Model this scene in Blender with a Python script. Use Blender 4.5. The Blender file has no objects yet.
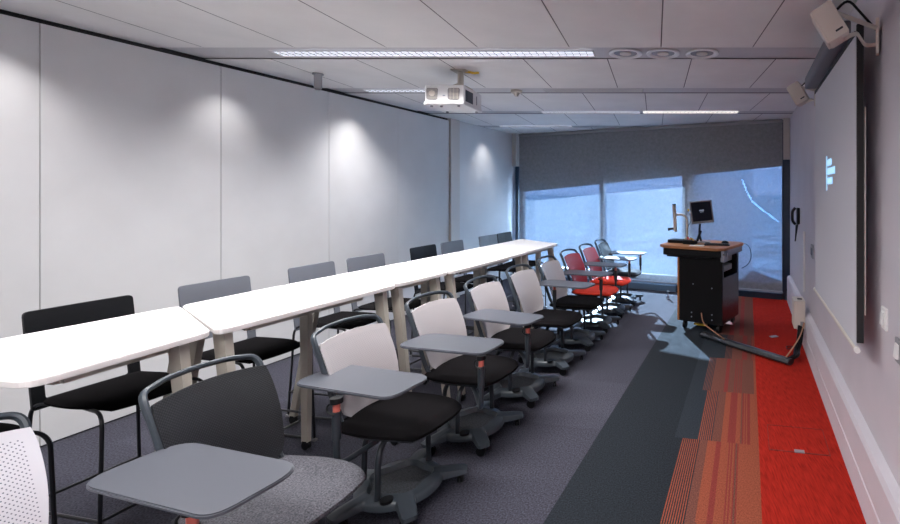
import bpy, bmesh, math, random
from mathutils import Vector, Matrix
random.seed(7)
S = bpy.context.scene
COL = S.collection
TH = math.radians(11.2)
CO, SI = math.cos(TH), math.sin(TH)
def R(u, v, z=0.0):
    """room coordinates (u across, v along) -> world; the long walls run 11 degrees off the ceiling grid"""
    return Vector((CO*u + SI*v, -SI*u + CO*v, z))
UL, UR, H = -4.34, 0.61, 1.6
CZ = 2.69
VW_L, VW_R, VB = 8.2, 7.22, -2.2        # window wall left / right, back wall
def vwin(u): return VW_L + (VW_R - VW_L)*(u - UL)/(UR - UL)

# ------------------------------------------------------------------ materials
def mat(name, col=(.5, .5, .5), rough=.5, metal=0., spec=.5, noise=0., nscale=60., bump=0., bscale=200., emit=None, estr=0., sheen=0., stretch=None):
    m = bpy.data.materials.new(name); m.use_nodes = True
    nt = m.node_tree; b = nt.nodes['Principled BSDF']
    b.inputs['Base Color'].default_value = (*col, 1); b.inputs['Roughness'].default_value = rough
    b.inputs['Metallic'].default_value = metal; b.inputs['Specular IOR Level'].default_value = spec
    if sheen: b.inputs['Sheen Weight'].default_value = sheen
    if emit: b.inputs['Emission Color'].default_value = (*emit, 1); b.inputs['Emission Strength'].default_value = estr
    tc = nt.nodes.new('ShaderNodeTexCoord')
    src = tc.outputs['Object']
    if stretch:
        mp = nt.nodes.new('ShaderNodeMapping'); mp.inputs['Scale'].default_value = stretch
        nt.links.new(src, mp.inputs['Vector']); src = mp.outputs['Vector']
    if noise:
        n = nt.nodes.new('ShaderNodeTexNoise'); n.inputs['Scale'].default_value = nscale; n.inputs['Detail'].default_value = 4
        nt.links.new(src, n.inputs['Vector'])
        r = nt.nodes.new('ShaderNodeValToRGB')
        r.color_ramp.elements[0].position = .3; r.color_ramp.elements[1].position = .7
        r.color_ramp.elements[0].color = (*[max(0, c*(1-noise)) for c in col], 1)
        r.color_ramp.elements[1].color = (*[min(1, c*(1+noise)) for c in col], 1)
        nt.links.new(n.outputs['Fac'], r.inputs['Fac']); nt.links.new(r.outputs['Color'], b.inputs['Base Color'])
    if bump:
        n2 = nt.nodes.new('ShaderNodeTexNoise'); n2.inputs['Scale'].default_value = bscale
        nt.links.new(src, n2.inputs['Vector'])
        bp = nt.nodes.new('ShaderNodeBump'); bp.inputs['Strength'].default_value = bump; bp.inputs['Distance'].default_value = .004
        nt.links.new(n2.outputs['Fac'], bp.inputs['Height']); nt.links.new(bp.outputs['Normal'], b.inputs['Normal'])
    return m

def dotted(name, col, dot, pitch=.0115, rad=.28, holes=True, bump=.0):
    """moulded plastic shell with a diagonal grid of small perforations (object space y/z)"""
    m = mat(name, col, .45)
    nt = m.node_tree; b = nt.nodes['Principled BSDF']; N = nt.nodes.new; L = nt.links.new
    tc = N('ShaderNodeTexCoord'); sp = N('ShaderNodeSeparateXYZ'); L(tc.outputs['UV'], sp.inputs[0])
    def mth(op, a, c=None):
        n = N('ShaderNodeMath'); n.operation = op
        for i, x in enumerate((a, c)):
            if x is None: continue
            if isinstance(x, (int, float)): n.inputs[i].default_value = x
            else: L(x, n.inputs[i])
        return n.outputs[0]
    a = mth('ADD', sp.outputs[0], sp.outputs[1]); c = mth('SUBTRACT', sp.outputs[0], sp.outputs[1])
    fa = mth('SUBTRACT', mth('FRACT', mth('DIVIDE', a, pitch*2)), .5); fc = mth('SUBTRACT', mth('FRACT', mth('DIVIDE', c, pitch*2)), .5)
    d = mth('SQRT', mth('ADD', mth('MULTIPLY', fa, fa), mth('MULTIPLY', fc, fc)))
    msk = mth('LESS_THAN', d, rad)
    # margins stay solid
    inx = mth('LESS_THAN', mth('ABSOLUTE', sp.outputs[0]), .18)
    iny = mth('MULTIPLY', mth('GREATER_THAN', sp.outputs[1], .03), mth('LESS_THAN', sp.outputs[1], .345))
    msk = mth('MULTIPLY', msk, mth('MULTIPLY', inx, iny))
    mix = N('ShaderNodeMix'); mix.data_type = 'RGBA'
    L(msk, mix.inputs[0]); mix.inputs[6].default_value = (*col, 1); mix.inputs[7].default_value = (*dot, 1)
    L(mix.outputs[2], b.inputs['Base Color'])
    if bump:
        bp = N('ShaderNodeBump'); bp.inputs['Strength'].default_value = bump; bp.inputs['Distance'].default_value = .003; bp.invert = True
        L(d, bp.inputs['Height']); L(bp.outputs['Normal'], b.inputs['Normal'])
    return m

M = {}
M['wall'] = mat('wall_paint', (.62, .62, .63), .75, spec=.25, noise=.03, nscale=3)
M['wall_r'] = mat('right_wall_paint', (.60, .57, .62), .6, spec=.3, noise=.03, nscale=3)
M['gap'] = mat('dark_gap', (.02, .02, .022), .8)
M['ceilgap'] = mat('ceiling_gap', (.20, .19, .20), .8)
M['seam'] = mat('panel_seam', (.3, .3, .32), .8)
M['beige'] = mat('beige_post_paint', (.55, .51, .48), .5)
M['ceil'] = mat('ceiling_tile', (.86, .85, .835), .8, spec=.2, noise=.04, nscale=2.5)
M['strip'] = mat('ceiling_strip_metal', (.62, .61, .62), .5)
M['cpt_grey'] = mat('carpet_grey', (.052, .052, .069), .95, spec=.1, noise=.6, nscale=110, bump=.6, bscale=300)
M['cpt_grey2'] = mat('carpet_grey_light', (.059, .059, .078), .95, spec=.1, noise=.6, nscale=110, bump=.6, bscale=300)
M['cpt_dark'] = mat('carpet_slate', (.020, .024, .030), .95, spec=.1, noise=.5, nscale=120, bump=.6, bscale=300)
M['cpt_slate'] = mat('carpet_slate_blue', (.028, .035, .044), .95, spec=.1, noise=.4, nscale=120, bump=.6, bscale=300)
M['cpt_or'] = mat('carpet_orange', (.27, .072, .040), .95, spec=.1, noise=.35, nscale=130, bump=.6, bscale=300)
M['cpt_br'] = mat('carpet_brown', (.155, .060, .046), .95, spec=.1, noise=.4, nscale=130, bump=.6, bscale=300)
M['cpt_rd'] = mat('carpet_brick', (.22, .040, .034), .95, spec=.1, noise=.35, nscale=130, bump=.6, bscale=300)
M['cpt_red'] = mat('carpet_red', (.36, .019, .011), .95, spec=.1, noise=.32, nscale=9, stretch=(14, 1.2, 1), bump=.4, bscale=60)
M['white_top'] = mat('white_laminate', (.93, .91, .92), .35)
M['top_edge'] = mat('table_edge', (.74, .71, .70), .4)
M['leg'] = mat('beige_leg_metal', (.50, .46, .40), .4)
M['black'] = mat('black_plastic', (.006, .0065, .008), .45, spec=.25)
M['blackfab'] = mat('black_fabric', (.0048, .0042, .005), .9, spec=.06, noise=.3, nscale=300, bump=.2, bscale=600)
M['blkmetal'] = mat('black_powder_metal', (.010, .011, .015), .35)
M['greyback'] = mat('grey_shell', (.125, .135, .16), .4)
M['greyfab'] = mat('grey_tweed', (.095, .095, .11), .95, spec=.1, noise=.55, nscale=170, bump=.5, bscale=400)
M['redfab'] = mat('orange_red_fabric', (.62, .036, .016), .75, spec=.25, noise=.15, nscale=200)
M['navyfab'] = mat('slate_fabric', (.014, .017, .025), .9, spec=.3)
M['slate'] = mat('slate_plastic', (.050, .062, .076), .36)
M['slate_d'] = mat('slate_plastic_dark', (.022, .028, .036), .4)
M['tab'] = mat('tablet_laminate', (.070, .076, .094), .40, spec=.5)
M['clamp'] = mat('red_collar', (.55, .13, .10), .4)
M['sh_white'] = dotted('white_mesh_shell', (.42, .395, .405), (.30, .29, .32), pitch=.006, rad=.22)
M['sh_white_big'] = dotted('white_perforated_shell', (.60, .59, .64), (.13, .13, .18), pitch=.0068, rad=.20)
M['sh_dark'] = dotted('charcoal_mesh_shell', (.007, .008, .011), (.045, .05, .06), pitch=.0055, rad=.14, bump=.9)
M['sh_red'] = dotted('red_mesh_shell', (.32, .014, .022), (.3, .01, .02), pitch=.006, rad=.2)
M['sh_navy'] = dotted('navy_mesh_shell', (.007, .010, .017), (.01, .01, .02), pitch=.006, rad=.2)
M['grille'] = mat('tray_mesh', (.06, .066, .076), .6, noise=.9, nscale=90, stretch=(1, 5, 1))
M['frame_dk'] = mat('window_frame_navy', (.012, .03, .06), .4)
M['sill'] = mat('window_sill_blue', (.10, .16, .24), .3)
M['white'] = mat('white_plastic', (.82, .82, .82), .4)
M['cream'] = mat('cream_plastic', (.64, .59, .53), .45)
M['grey'] = mat('grey_plastic', (.27, .27, .29), .5)
M['darksteel'] = mat('dark_steel', (.035, .042, .055), .22, metal=.3)
M['lecblack'] = mat('lectern_black', (.004, .004, .005), .6, spec=.2)
M['steel'] = mat('grey_steel', (.30, .34, .42), .35, metal=.3)
M['wood'] = mat('worktop_wood', (.42, .17, .06), .45, noise=.15, nscale=12, stretch=(1, 8, 1))
M['screenw'] = mat('projection_fabric', (.60, .60, .65), .8, spec=.2)
M['chrome'] = mat('chrome', (.7, .7, .72), .2, metal=1)
M['tape'] = mat('worn_black_tape', (.014, .018, .024), .28, noise=.7, nscale=30)
M['tan'] = mat('tan_cable', (.40, .20, .12), .5)
M['yel'] = mat('yellow_plastic', (.75, .50, .05), .5)
M['redp'] = mat('red_plastic', (.65, .05, .04), .5)
M['mon'] = mat('monitor_glass', (.010, .013, .025), .45, spec=.2)
M['concrete'] = mat('exterior_concrete', (.35, .36, .38), .9, noise=.1, nscale=2)
M['asphalt'] = mat('asphalt', (.045, .075, .12), 1.0, spec=0, noise=.5, nscale=1.2)
M['extdark'] = mat('overhang_shade', (.06, .06, .07), .9)
M['glow'] = mat('lit_louvre', (.8, .8, .85), .3, emit=(.80, .86, 1.0), estr=.85)
M['glowdim'] = mat('dim_louvre', (.45, .45, .47), .3, emit=(.8, .85, 1.0), estr=.10)
M['glowhot'] = mat('bright_louvre', (.8, .8, .85), .3, emit=(1, .94, .88), estr=2.2)
M['proj'] = mat('projected_light', (.6, .7, .8), .8, emit=(.30, .66, 1.0), estr=.85)
M['scrpix'] = mat('monitor_text', (.3, .3, .35), .5, emit=(.5, .6, .8), estr=.35)

# glass
def glassmat():
    m = bpy.data.materials.new('window_glass'); m.use_nodes = True; nt = m.node_tree; nt.nodes.clear()
    o = nt.nodes.new('ShaderNodeOutputMaterial'); t = nt.nodes.new('ShaderNodeBsdfTransparent'); g = nt.nodes.new('ShaderNodeBsdfGlossy')
    t.inputs[0].default_value = (.86, .93, 1, 1); g.inputs['Roughness'].default_value = .02
    mx = nt.nodes.new('ShaderNodeMixShader'); mx.inputs[0].default_value = .07
    nt.links.new(t.outputs[0], mx.inputs[1]); nt.links.new(g.outputs[0], mx.inputs[2]); nt.links.new(mx.outputs[0], o.inputs[0])
    return m
M['glass'] = glassmat()
def blindmat():
    m = bpy.data.materials.new('roller_blind_mesh'); m.use_nodes = True; nt = m.node_tree; nt.nodes.clear()
    N = nt.nodes.new; L = nt.links.new
    o = N('ShaderNodeOutputMaterial'); d = N('ShaderNodeBsdfDiffuse'); t = N('ShaderNodeBsdfTranslucent'); tr = N('ShaderNodeBsdfTransparent')
    d.inputs[0].default_value = (.36, .37, .39, 1); t.inputs[0].default_value = (.10, .11, .12, 1)
    tc = N('ShaderNodeTexCoord'); mp = N('ShaderNodeMapping'); mp.inputs['Scale'].default_value = (15, 15, 15)
    n = N('ShaderNodeTexNoise'); n.inputs['Scale'].default_value = 1.2; n.inputs['Detail'].default_value = 5; n.inputs['Roughness'].default_value = .7
    L(tc.outputs['Object'], mp.inputs[0]); L(mp.outputs[0], n.inputs['Vector'])
    rp = N('ShaderNodeMapRange'); rp.inputs[1].default_value = .35; rp.inputs[2].default_value = .68; rp.inputs[3].default_value = .16; rp.inputs[4].default_value = .35
    L(n.outputs['Fac'], rp.inputs[0])
    a = N('ShaderNodeMixShader'); a.inputs[0].default_value = .15; L(d.outputs[0], a.inputs[1]); L(t.outputs[0], a.inputs[2])
    b = N('ShaderNodeMixShader'); L(rp.outputs[0], b.inputs[0]); L(a.outputs[0], b.inputs[1]); L(tr.outputs[0], b.inputs[2])
    L(b.outputs[0], o.inputs[0]); return m
M['blind'] = blindmat()

# ------------------------------------------------------------------ helpers
def link(o, parent=None):
    COL.objects.link(o)
    if parent is not None: o.parent = parent
    return o
def obj(name, bm, ms, parent=None, smooth=False, loc=None, rot=None):
    me = bpy.data.meshes.new(name); bm.normal_update(); bm.to_mesh(me); bm.free()
    for m in (ms if isinstance(ms, (list, tuple)) else [ms]): me.materials.append(M[m])
    if smooth:
        for p in me.polygons: p.use_smooth = True
        try: me.set_sharp_from_angle(angle=math.radians(42))
        except Exception: pass
    o = bpy.data.objects.new(name, me)
    if loc is not None: o.location = loc
    if rot is not None: o.rotation_euler = rot
    return link(o, parent)
def tag(o, label, cat, group=None):
    o['label'] = label; o['category'] = cat
    if group: o['group'] = group
    return o
def empty(name, loc, rz=0.):
    o = bpy.data.objects.new(name, None); o.location = loc; o.rotation_euler = (0, 0, rz); o.empty_display_size = .1
    return link(o)
def thing(name, label, cat, loc, rz=0., group=None): return tag(empty(name, loc, rz), label, cat, group)
def struct(o): o['kind'] = 'structure'; return o
def copy_tree(o, parent=None):
    c = o.copy(); COL.objects.link(c)
    if parent is not None: c.parent = parent
    for ch in list(o.children): copy_tree(ch, c)
    return c
def box(bm, c, s, rot=None, bev=0., mi=0, seg=2):
    r = bmesh.ops.create_cube(bm, size=1)['verts']
    for v in r: v.co = Vector((v.co.x*s[0], v.co.y*s[1], v.co.z*s[2]))
    fs = {f for v in r for f in v.link_faces}
    if bev:
        es = list({e for v in r for e in v.link_edges})
        q = bmesh.ops.bevel(bm, geom=es, offset=bev, segments=seg, affect='EDGES', profile=.5)
        fs = set(q['faces']) | {f for f in fs if f.is_valid}
        r = list({v for f in fs for v in f.verts})
        fs = {f for v in r for f in v.link_faces}
    mt = Matrix.Translation(Vector(c))
    if rot is not None: mt = mt @ rot.to_4x4()
    for v in r: v.co = mt @ v.co
    for f in fs: f.material_index = mi
    return bm
def BX(c, s, rot=None, bev=0.): return box(bmesh.new(), c, s, rot, bev)
def smoothpath(pts, r=.04, n=5):
    """round the corners of a polyline"""
    P = [Vector(p) for p in pts]; out = [P[0]]
    for i in range(1, len(P)-1):
        a, b, c = P[i-1], P[i], P[i+1]
        d1 = min(r, (a-b).length*.49); d2 = min(r, (c-b).length*.49)
        p1 = b+(a-b).normalized()*d1; p2 = b+(c-b).normalized()*d2
        for k in range(n+1):
            t = k/n; out.append(p1*(1-t)**2 + b*2*t*(1-t) + p2*t*t)
    out.append(P[-1]); return out
def tube(bm, pts, r=.01, n=8, closed=False, rx=None, mi=0, up=None):
    P = [Vector(p) for p in pts]; rings = []; prev = None
    for i, p in enumerate(P):
        if closed: t = (P[(i+1) % len(P)]-P[i-1])
        elif i == 0: t = P[1]-P[0]
        elif i == len(P)-1: t = P[-1]-P[-2]
        else: t = (P[i+1]-P[i]).normalized()+(P[i]-P[i-1]).normalized()
        t.normalize()
        if prev is None:
            u0 = Vector(up) if up else (Vector((0, 0, 1)) if abs(t.z) < .9 else Vector((1, 0, 0)))
            s = t.cross(u0).normalized()
        else:
            s = prev - t*prev.dot(t); s.normalize()
        prev = s; w = s.cross(t).normalized()
        rr = r[i] if isinstance(r, (list, tuple)) else r
        rings.append([bm.verts.new(p + s*math.cos(a)*rr + w*math.sin(a)*(rx if rx else rr)) for a in [2*math.pi*k/n for k in range(n)]])
    m = len(rings)
    for i in range(m if closed else m-1):
        A, B = rings[i], rings[(i+1) % m]
        for k in range(n):
            f = bm.faces.new((A[k], A[(k+1) % n], B[(k+1) % n], B[k])); f.material_index = mi
    if not closed:
        for ring in (rings[0][::-1], rings[-1]):
            f = bm.faces.new(ring); f.material_index = mi
    return bm
def cyl(bm, a, b, r, n=16, r2=None, mi=0): return tube(bm, [a, b], [r, r if r2 is None else r2], n, mi=mi)
def prism(bm, outline, z0, z1, mi=0, bev=0.):
    """vertical extrusion of a 2D outline"""
    vb = [bm.verts.new((x, y, z0)) for x, y in outline]; f = bm.faces.new(vb)
    ex = bmesh.ops.extrude_face_region(bm, geom=[f])
    vt = [g for g in ex['geom'] if isinstance(g, bmesh.types.BMVert)]
    for v in vt: v.co.z = z1
    allv = set(vb) | set(vt); fs = {g for v in allv for g in v.link_faces}
    bmesh.ops.recalc_face_normals(bm, faces=list(fs))
    if bev:
        es = [e for v in allv for e in v.link_edges if abs(e.verts[0].co.z-e.verts[1].co.z) < 1e-6]
        bmesh.ops.bevel(bm, geom=list(set(es)), offset=bev, segments=2, affect='EDGES')
    if mi:
        for g in bm.faces: g.material_index = mi
    return bm
def roundpoly(pts, rads, n=6):
    """2D polygon with per-corner radius"""
    out = []; m = len(pts)
    for i in range(m):
        a, b, c = Vector(pts[i-1]), Vector(pts[i]), Vector(pts[(i+1) % m])
        r = rads[i] if isinstance(rads, (list, tuple)) else rads
        if r <= 0: out.append(tuple(b)); continue
        p1 = b+(a-b).normalized()*min(r, (a-b).length*.49); p2 = b+(c-b).normalized()*min(r, (c-b).length*.49)
        for k in range(n+1):
            t = k/n; q = p1*(1-t)**2+b*2*t*(1-t)+p2*t*t; out.append((q.x, q.y))
    return out
def rrect(sx, sy, r, n=6, cx=0, cy=0):
    return roundpoly([(cx-sx/2, cy-sy/2), (cx+sx/2, cy-sy/2), (cx+sx/2, cy+sy/2), (cx-sx/2, cy+sy/2)], r, n)
def quad(bm, pts, mi=0):
    f = bm.faces.new([bm.verts.new(p) for p in pts]); f.material_index = mi; return f

# ------------------------------------------------------------------ room shell
def slab_wall(name, p0, p1, z0, z1, t, m, out):
    """wall between two room points, thickness t outward"""
    a, b = R(*p0), R(*p1); n = Vector(R(*out)); n.normalize()
    bm = bmesh.new()
    prism(bm, [(a.x, a.y), (b.x, b.y), (b.x+n.x*t, b.y+n.y*t), (a.x+n.x*t, a.y+n.y*t)], z0, z1)
    return struct(obj(name, bm, m))
# floor: carpet tiles, one mesh
def clipv(poly, f):
    out = []
    for i in range(len(poly)):
        a, b = poly[i-1], poly[i]; fa, fb = f(a), f(b)
        if (fa >= 0) != (fb >= 0):
            t = fa/(fa-fb); out.append((a[0]+(b[0]-a[0])*t, a[1]+(b[1]-a[1])*t))
        if fb >= 0: out.append(b)
    return out
bm = bmesh.new()
names = ['cpt_grey', 'cpt_grey2', 'cpt_dark', 'cpt_slate', 'cpt_or', 'cpt_br', 'cpt_rd', 'cpt_red', 'seam']
def strip(u0, u1, v0, v1, nm):
    p = [(u0, v0), (u1, v0), (u1, v1), (u0, v1)]
    p = clipv(p, lambda q: vwin(q[0])-q[1]+.02)
    if len(p) > 2: quad(bm, [R(x, y, 0) for x, y in p], names.index(nm))
rng = random.Random(3)
rows = [VB+.0]
v = .74
rows += [v-.765*k for k in (3, 2, 1)] ; 
rows += [v+.765*k for k in range(0, 11)]
rows = sorted(rows)
for i in range(len(rows)-1):
    v0, v1 = rows[i], rows[i+1]
    # grey field
    us = [UL-.02]+[-.97-.5*k for k in range(6, -1, -1)]
    for a, b in zip(us[:-1], us[1:]):
        strip(a, b, v0, v1, 'cpt_grey2' if rng.random() < .4 else 'cpt_grey')
    # slate band with ragged edge to the orange
    vm = (v0+v1)/2
    if vm < 3.03: start, ns = -.416, 9
    elif vm < 3.8: start, ns = -.318, 7
    elif vm < 4.57: start, ns = -.36, 5
    elif vm < 5.4: start, ns = -.22, 5
    else: start, ns = -.36, 5
    strip(-.97, -.47, v0, v1, 'cpt_dark')
    strip(-.47, start, v0, v1, 'cpt_slate' if vm > 3.0 else 'cpt_dark')
    # orange zone: brown tile with pinstripes, then broad bands
    u = start
    for k in range(ns):
        strip(u, u+.006, v0, v1, 'cpt_br' if vm > 3.8 else 'cpt_or'); strip(u+.006, u+.0125, v0, v1, 'cpt_dark' if vm < 3.03 else 'cpt_slate'); u += .0125
    bands = [('cpt_br', .05), ('cpt_or', .055), ('cpt_rd', .03), ('cpt_or', .05), ('cpt_rd', .008), ('cpt_or', .008), ('cpt_rd', .008), ('cpt_or', .012), ('cpt_rd', .006), ('cpt_br', .01), ('cpt_rd', .008), ('cpt_or', .1)]
    if i % 2: bands = [('cpt_br', .06), ('cpt_or', .04), ('cpt_rd', .05), ('cpt_or', .03), ('cpt_br', .01), ('cpt_rd', .01), ('cpt_or', .008), ('cpt_rd', .008), ('cpt_or', .008), ('cpt_rd', .02), ('cpt_or', .1)]
    if vm > 3.8: bands = [(('cpt_br' if n == 'cpt_or' and q % 2 else n), w) for q, (n, w) in enumerate(bands)]
    if vm > 5.0: bands = [('cpt_br', .09), ('cpt_rd', .05), ('cpt_br', .06), ('cpt_rd', .05), ('cpt_br', .1)]
    for n_, w in bands:
        e = min(u+w, .067)
        if e > u: strip(u, e, v0, v1, n_)
        u = e
    if u < .067: strip(u, .067, v0, v1, 'cpt_or' if vm < 4.6 else 'cpt_br')
    strip(.067, UR, v0, v1, 'cpt_red')
fl = struct(obj('floor', bm, names))
fl.data.materials.append(M['gap'])
# thin ground slab under carpet
bm = bmesh.new(); prism(bm, [tuple(R(UL-.2, VB-.2)[:2]), tuple(R(UR+.2, VB-.2)[:2]), tuple(R(UR+.2, VW_R+.15)[:2]), tuple(R(UL-.2, VW_L+.2)[:2])], -.12, -.006)
struct(obj('floor_slab', bm, 'gap'))

# left wall: panels with dark seams, dark shadow gap on top
pv = [VB, -1.0, .05, 1.05, 2.1, 3.13, 4.22, 5.3, 6.2]
bm = bmesh.new()
# seam px measured 40, 221, 329
def v_at(px, u=UL):
    k = (px-655)/470.; Z = u/(CO*k-SI); return SI*k*Z+CO*Z
seams = [VB, -.9, .2, 1.15, v_at(40), v_at(221), v_at(329), v_at(398), v_at(449)]
for a, b in zip(seams[:-1], seams[1:]):
    prism(bm, [tuple(R(UL-.03, a+.0025)[:2]), tuple(R(UL, a+.0025)[:2]), tuple(R(UL, b-.0025)[:2]), tuple(R(UL-.03, b-.0025)[:2])], .012, CZ-.035)
vc = v_at(449); vd = v_at(458)
prism(bm, [tuple(R(UL-.03, vd)[:2]), tuple(R(UL-.01, vd)[:2]), tuple(R(UL-.01, VW_L+.3)[:2]), tuple(R(UL-.03, VW_L+.3)[:2])], .012, CZ)
struct(obj('wall_left', bm, 'wall'))
w = slab_wall('wall_left_backing', (UL-.03, VB), (UL-.03, VW_L+.4), -.1, CZ+.1, .1, 'gap', (-1, 0))
bm = bmesh.new(); prism(bm, [tuple(R(UL-.03, vc+.01)[:2]), tuple(R(UL+.03, vc+.01)[:2]), tuple(R(UL+.03, vd)[:2]), tuple(R(UL-.03, vd)[:2])], 0, CZ, bev=.003)
struct(obj('trim_1', bm, 'beige'))
slab_wall('wall_right', (UR, VB), (UR, VW_R+.3), -.1, CZ+.1, .12, 'wall_r', (1, 0))
slab_wall('wall_back', (UL-.1, VB), (UR+.1, VB), -.1, CZ+.1, .12, 'wall', (0, -1))
# trunking / skirting on the right wall
bm = bmesh.new()
prof = [(.56, 0), (.56, .155), (.567, .160), (.567, .168), (.56, .173), (.56, .345), (.572, .37), (UR, .385), (UR, 0)]
va, vb_ = VB, VW_R-.08
r0 = [bm.verts.new(R(u, va, z)) for u, z in prof]; r1 = [bm.verts.new(R(u, vb_, z)) for u, z in prof]
for i in range(len(prof)-1): bm.faces.new((r0[i], r1[i], r1[i+1], r0[i+1]))
bm.faces.new(r1[::-1]); bm.faces.new(r0)
struct(obj('baseboard_right', bm, 'wall_r'))

# ceiling: rows run across the picture plane, strips between rows carry the lights
room = [tuple(R(UL-.03, VB)[:2]), tuple(R(UR, VB)[:2]), tuple(R(UR, VW_R+.1)[:2]), tuple(R(UL-.03, VW_L+.1)[:2])]
def inside(poly):
    for i in range(4):
        a, b = room[i], room[(i+1) % 4]
        poly = clipv(poly, lambda q: (b[0]-a[0])*(q[1]-a[1])-(b[1]-a[1])*(q[0]-a[0]))
        if len(poly) < 3: return []
    return poly
strips = [(-1.77, .26), (-.40, .26), (.97, .26), (2.34, .26), (3.70, .30), (5.06, .25), (6.43, .22), (7.80, .20)]
bm = bmesh.new()
edges = [-4.0]
for c, w_ in strips: edges += [c-w_/2, c+w_/2]
edges += [9.5]
phase = [.3, .1, .4, .2, .045, -.39, -.11, .115, .3]
g = .004
for i in range(0, len(edges)-1, 2):
    y0, y1 = edges[i], edges[i+1]; ph = phase[min(i//2, 8)]
    for k in range(-12, 6):
        x0 = ph+.69*k
        p = inside([(x0+g, y0+g), (x0+.69-g, y0+g), (x0+.69-g, y1-g), (x0+g, y1-g)])
        if p: quad(bm, [(x, y, CZ) for x, y in p][::-1], 0)
for c, w_ in strips:
    p = inside([(-9, c-w_/2), (4, c-w_/2), (4, c+w_/2), (-9, c+w_/2)])
    if p: quad(bm, [(x, y, CZ+.008) for x, y in p][::-1], 1)
struct(obj('ceiling', bm, ['ceil', 'strip']))
bm = bmesh.new(); prism(bm, [tuple(R(UL-.15, VB-.1)[:2]), tuple(R(UR+.1, VB-.1)[:2]), tuple(R(UR+.1, VW_R+.3)[:2]), tuple(R(UL-.15, VW_L+.4)[:2])], CZ+.012, CZ+.12)
struct(obj('ceiling_void', bm, 'ceilgap'))

# ------------------------------------------------------------------ window wall (frame of its own: origin left end, x along wall)
W0 = R(UL, vwin(UL)); W1 = R(UR, vwin(UR)); WX = (W1-W0).normalized(); WY = Vector((-WX.y, WX.x, 0)); WL = (W1-W0).length
WA = math.atan2(WX.y, WX.x)
def wx_at(px):     # distance along the wall seen at image column px
    k = (px-655)/470.
    return (W0.x - k*W0.y)/(k*WX.y - WX.x)
def wroot(name, label=None, cat=None): 
    o = empty(name, W0, WA)
    if label: tag(o, label, cat)
    return o
m1, m2 = wx_at(599.5), wx_at(683)
eL, eR = .10, WL-.09
# windows 1..3 with frame, pane
spans = [(eL+.02, m1), (m1, m2), (m2, eR)]
for i, (a, b) in enumerate(spans):
    wn = struct(empty('window_%d' % (i+1), W0, WA))
    bm = bmesh.new()
    fw = .035
    for (cx, sx, cz, sz) in ((a+fw/2, fw, 1.35, 2.6), (b-fw/2, fw, 1.35, 2.6)):
        box(bm, (cx, .10, cz), (sx, .08, sz))
    box(bm, ((a+b)/2, .10, .17), (b-a-2*fw, .08, .10)); box(bm, ((a+b)/2, .10, CZ-.06), (b-a-2*fw, .08, .08))
    obj('window_frame', bm, 'frame_dk', wn)
    bm = bmesh.new(); box(bm, ((a+b)/2, .11, 1.4), (b-a-2*fw, .006, 2.36)); obj('window_pane', bm, 'glass', wn)
# end posts: beige above, navy frame below
tr = 2
for (x0, x1) in ((0.0, eL+.0), (WL-.09, WL)):
    bm = bmesh.new(); box(bm, ((x0+x1)/2, .02, (CZ+2.08)/2+.0), (x1-x0, .16, CZ-2.08))
    o = struct(obj('trim_%d' % tr, bm, 'beige', loc=W0, rot=(0, 0, WA))); tr += 1
    bm = bmesh.new(); box(bm, ((x0+x1)/2+(.03 if x0 == 0 else 0), .06, 1.04), ((x1-x0)*(.7 if x0 == 0 else 1), .16, 2.08))
    o = struct(obj('trim_%d' % tr, bm, 'frame_dk', loc=W0, rot=(0, 0, WA))); tr += 1
bm = bmesh.new(); box(bm, (WL/2, .06, .045), (WL-.2, .2, .09), bev=.004)
struct(obj('trim_6', bm, 'frame_dk', loc=W0, rot=(0, 0, WA)))
bm = bmesh.new(); box(bm, (m2/2+.05, -.10, .05), (m2-.25, .10, .10), bev=.006)
struct(obj('trim_7', bm, 'sill', loc=W0, rot=(0, 0, WA)))
# added outer panel: rising lower edge stands for an overhang's shadow on the blind
bm = bmesh.new()
za, zb = 1.60, 2.02
pts = [(.0, za), (WL+.1, zb), (WL+.1, CZ+.3), (.0, CZ+.3)]
for y in (.18, .26): pass
f0 = [bm.verts.new((x, .18, z)) for x, z in pts]; f1 = [bm.verts.new((x, .26, z)) for x, z in pts]
bm.faces.new(f0); bm.faces.new(f1[::-1])
for i in range(4): bm.faces.new((f0[i], f0[i-1], f1[i-1], f1[i]))
struct(obj('wall_overhang_shade', bm, 'extdark', loc=W0, rot=(0, 0, WA)))
# blind
bl = wroot('roller_blind', 'wide grey mesh roller blind hanging over the end window', 'blind')
bx0, bx1 = wx_at(521), wx_at(783)
slit = [(wx_at(743), 1.79), (wx_at(747), 1.62), (wx_at(753), 1.45), (wx_at(765), 1.31), (wx_at(779), 1.16)]
def seg_d(p, a, b):
    ax, ay = a; bx_, by = b; dx, dy = bx_-ax, by-ay
    t = max(0, min(1, ((p[0]-ax)*dx+(p[1]-ay)*dy)/(dx*dx+dy*dy)))
    return math.hypot(p[0]-ax-dx*t, p[1]-ay-dy*t)
bm = bmesh.new(); nx, nz = 250, 160; zt, zbm = CZ-.02, .12
def bz(j): return zbm+(zt-zbm)*j/nz
grid = [[bm.verts.new((bx0+(bx1-bx0)*i/nx, -.05+.012*math.sin(i*.11)*(1-j/nz)-.02*(i > nx*.9)*(i/nx-.9)*10*(1-j/nz), bz(j))) for j in range(nz+1)] for i in range(nx+1)]
for i in range(nx):
    for j in range(nz):
        c = (bx0+(bx1-bx0)*(i+.5)/nx, bz(j+.5))
        if c[0] > slit[0][0]-.1 and min(seg_d(c, slit[k], slit[k+1]) for k in range(4)) < .0105: continue
        bm.faces.new((grid[i][j], grid[i+1][j], grid[i+1][j+1], grid[i][j+1]))
bmesh.ops.delete(bm, geom=[v for v in bm.verts if not v.link_faces], context='VERTS')
obj('blind_fabric', bm, 'blind', bl, smooth=True)
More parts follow.
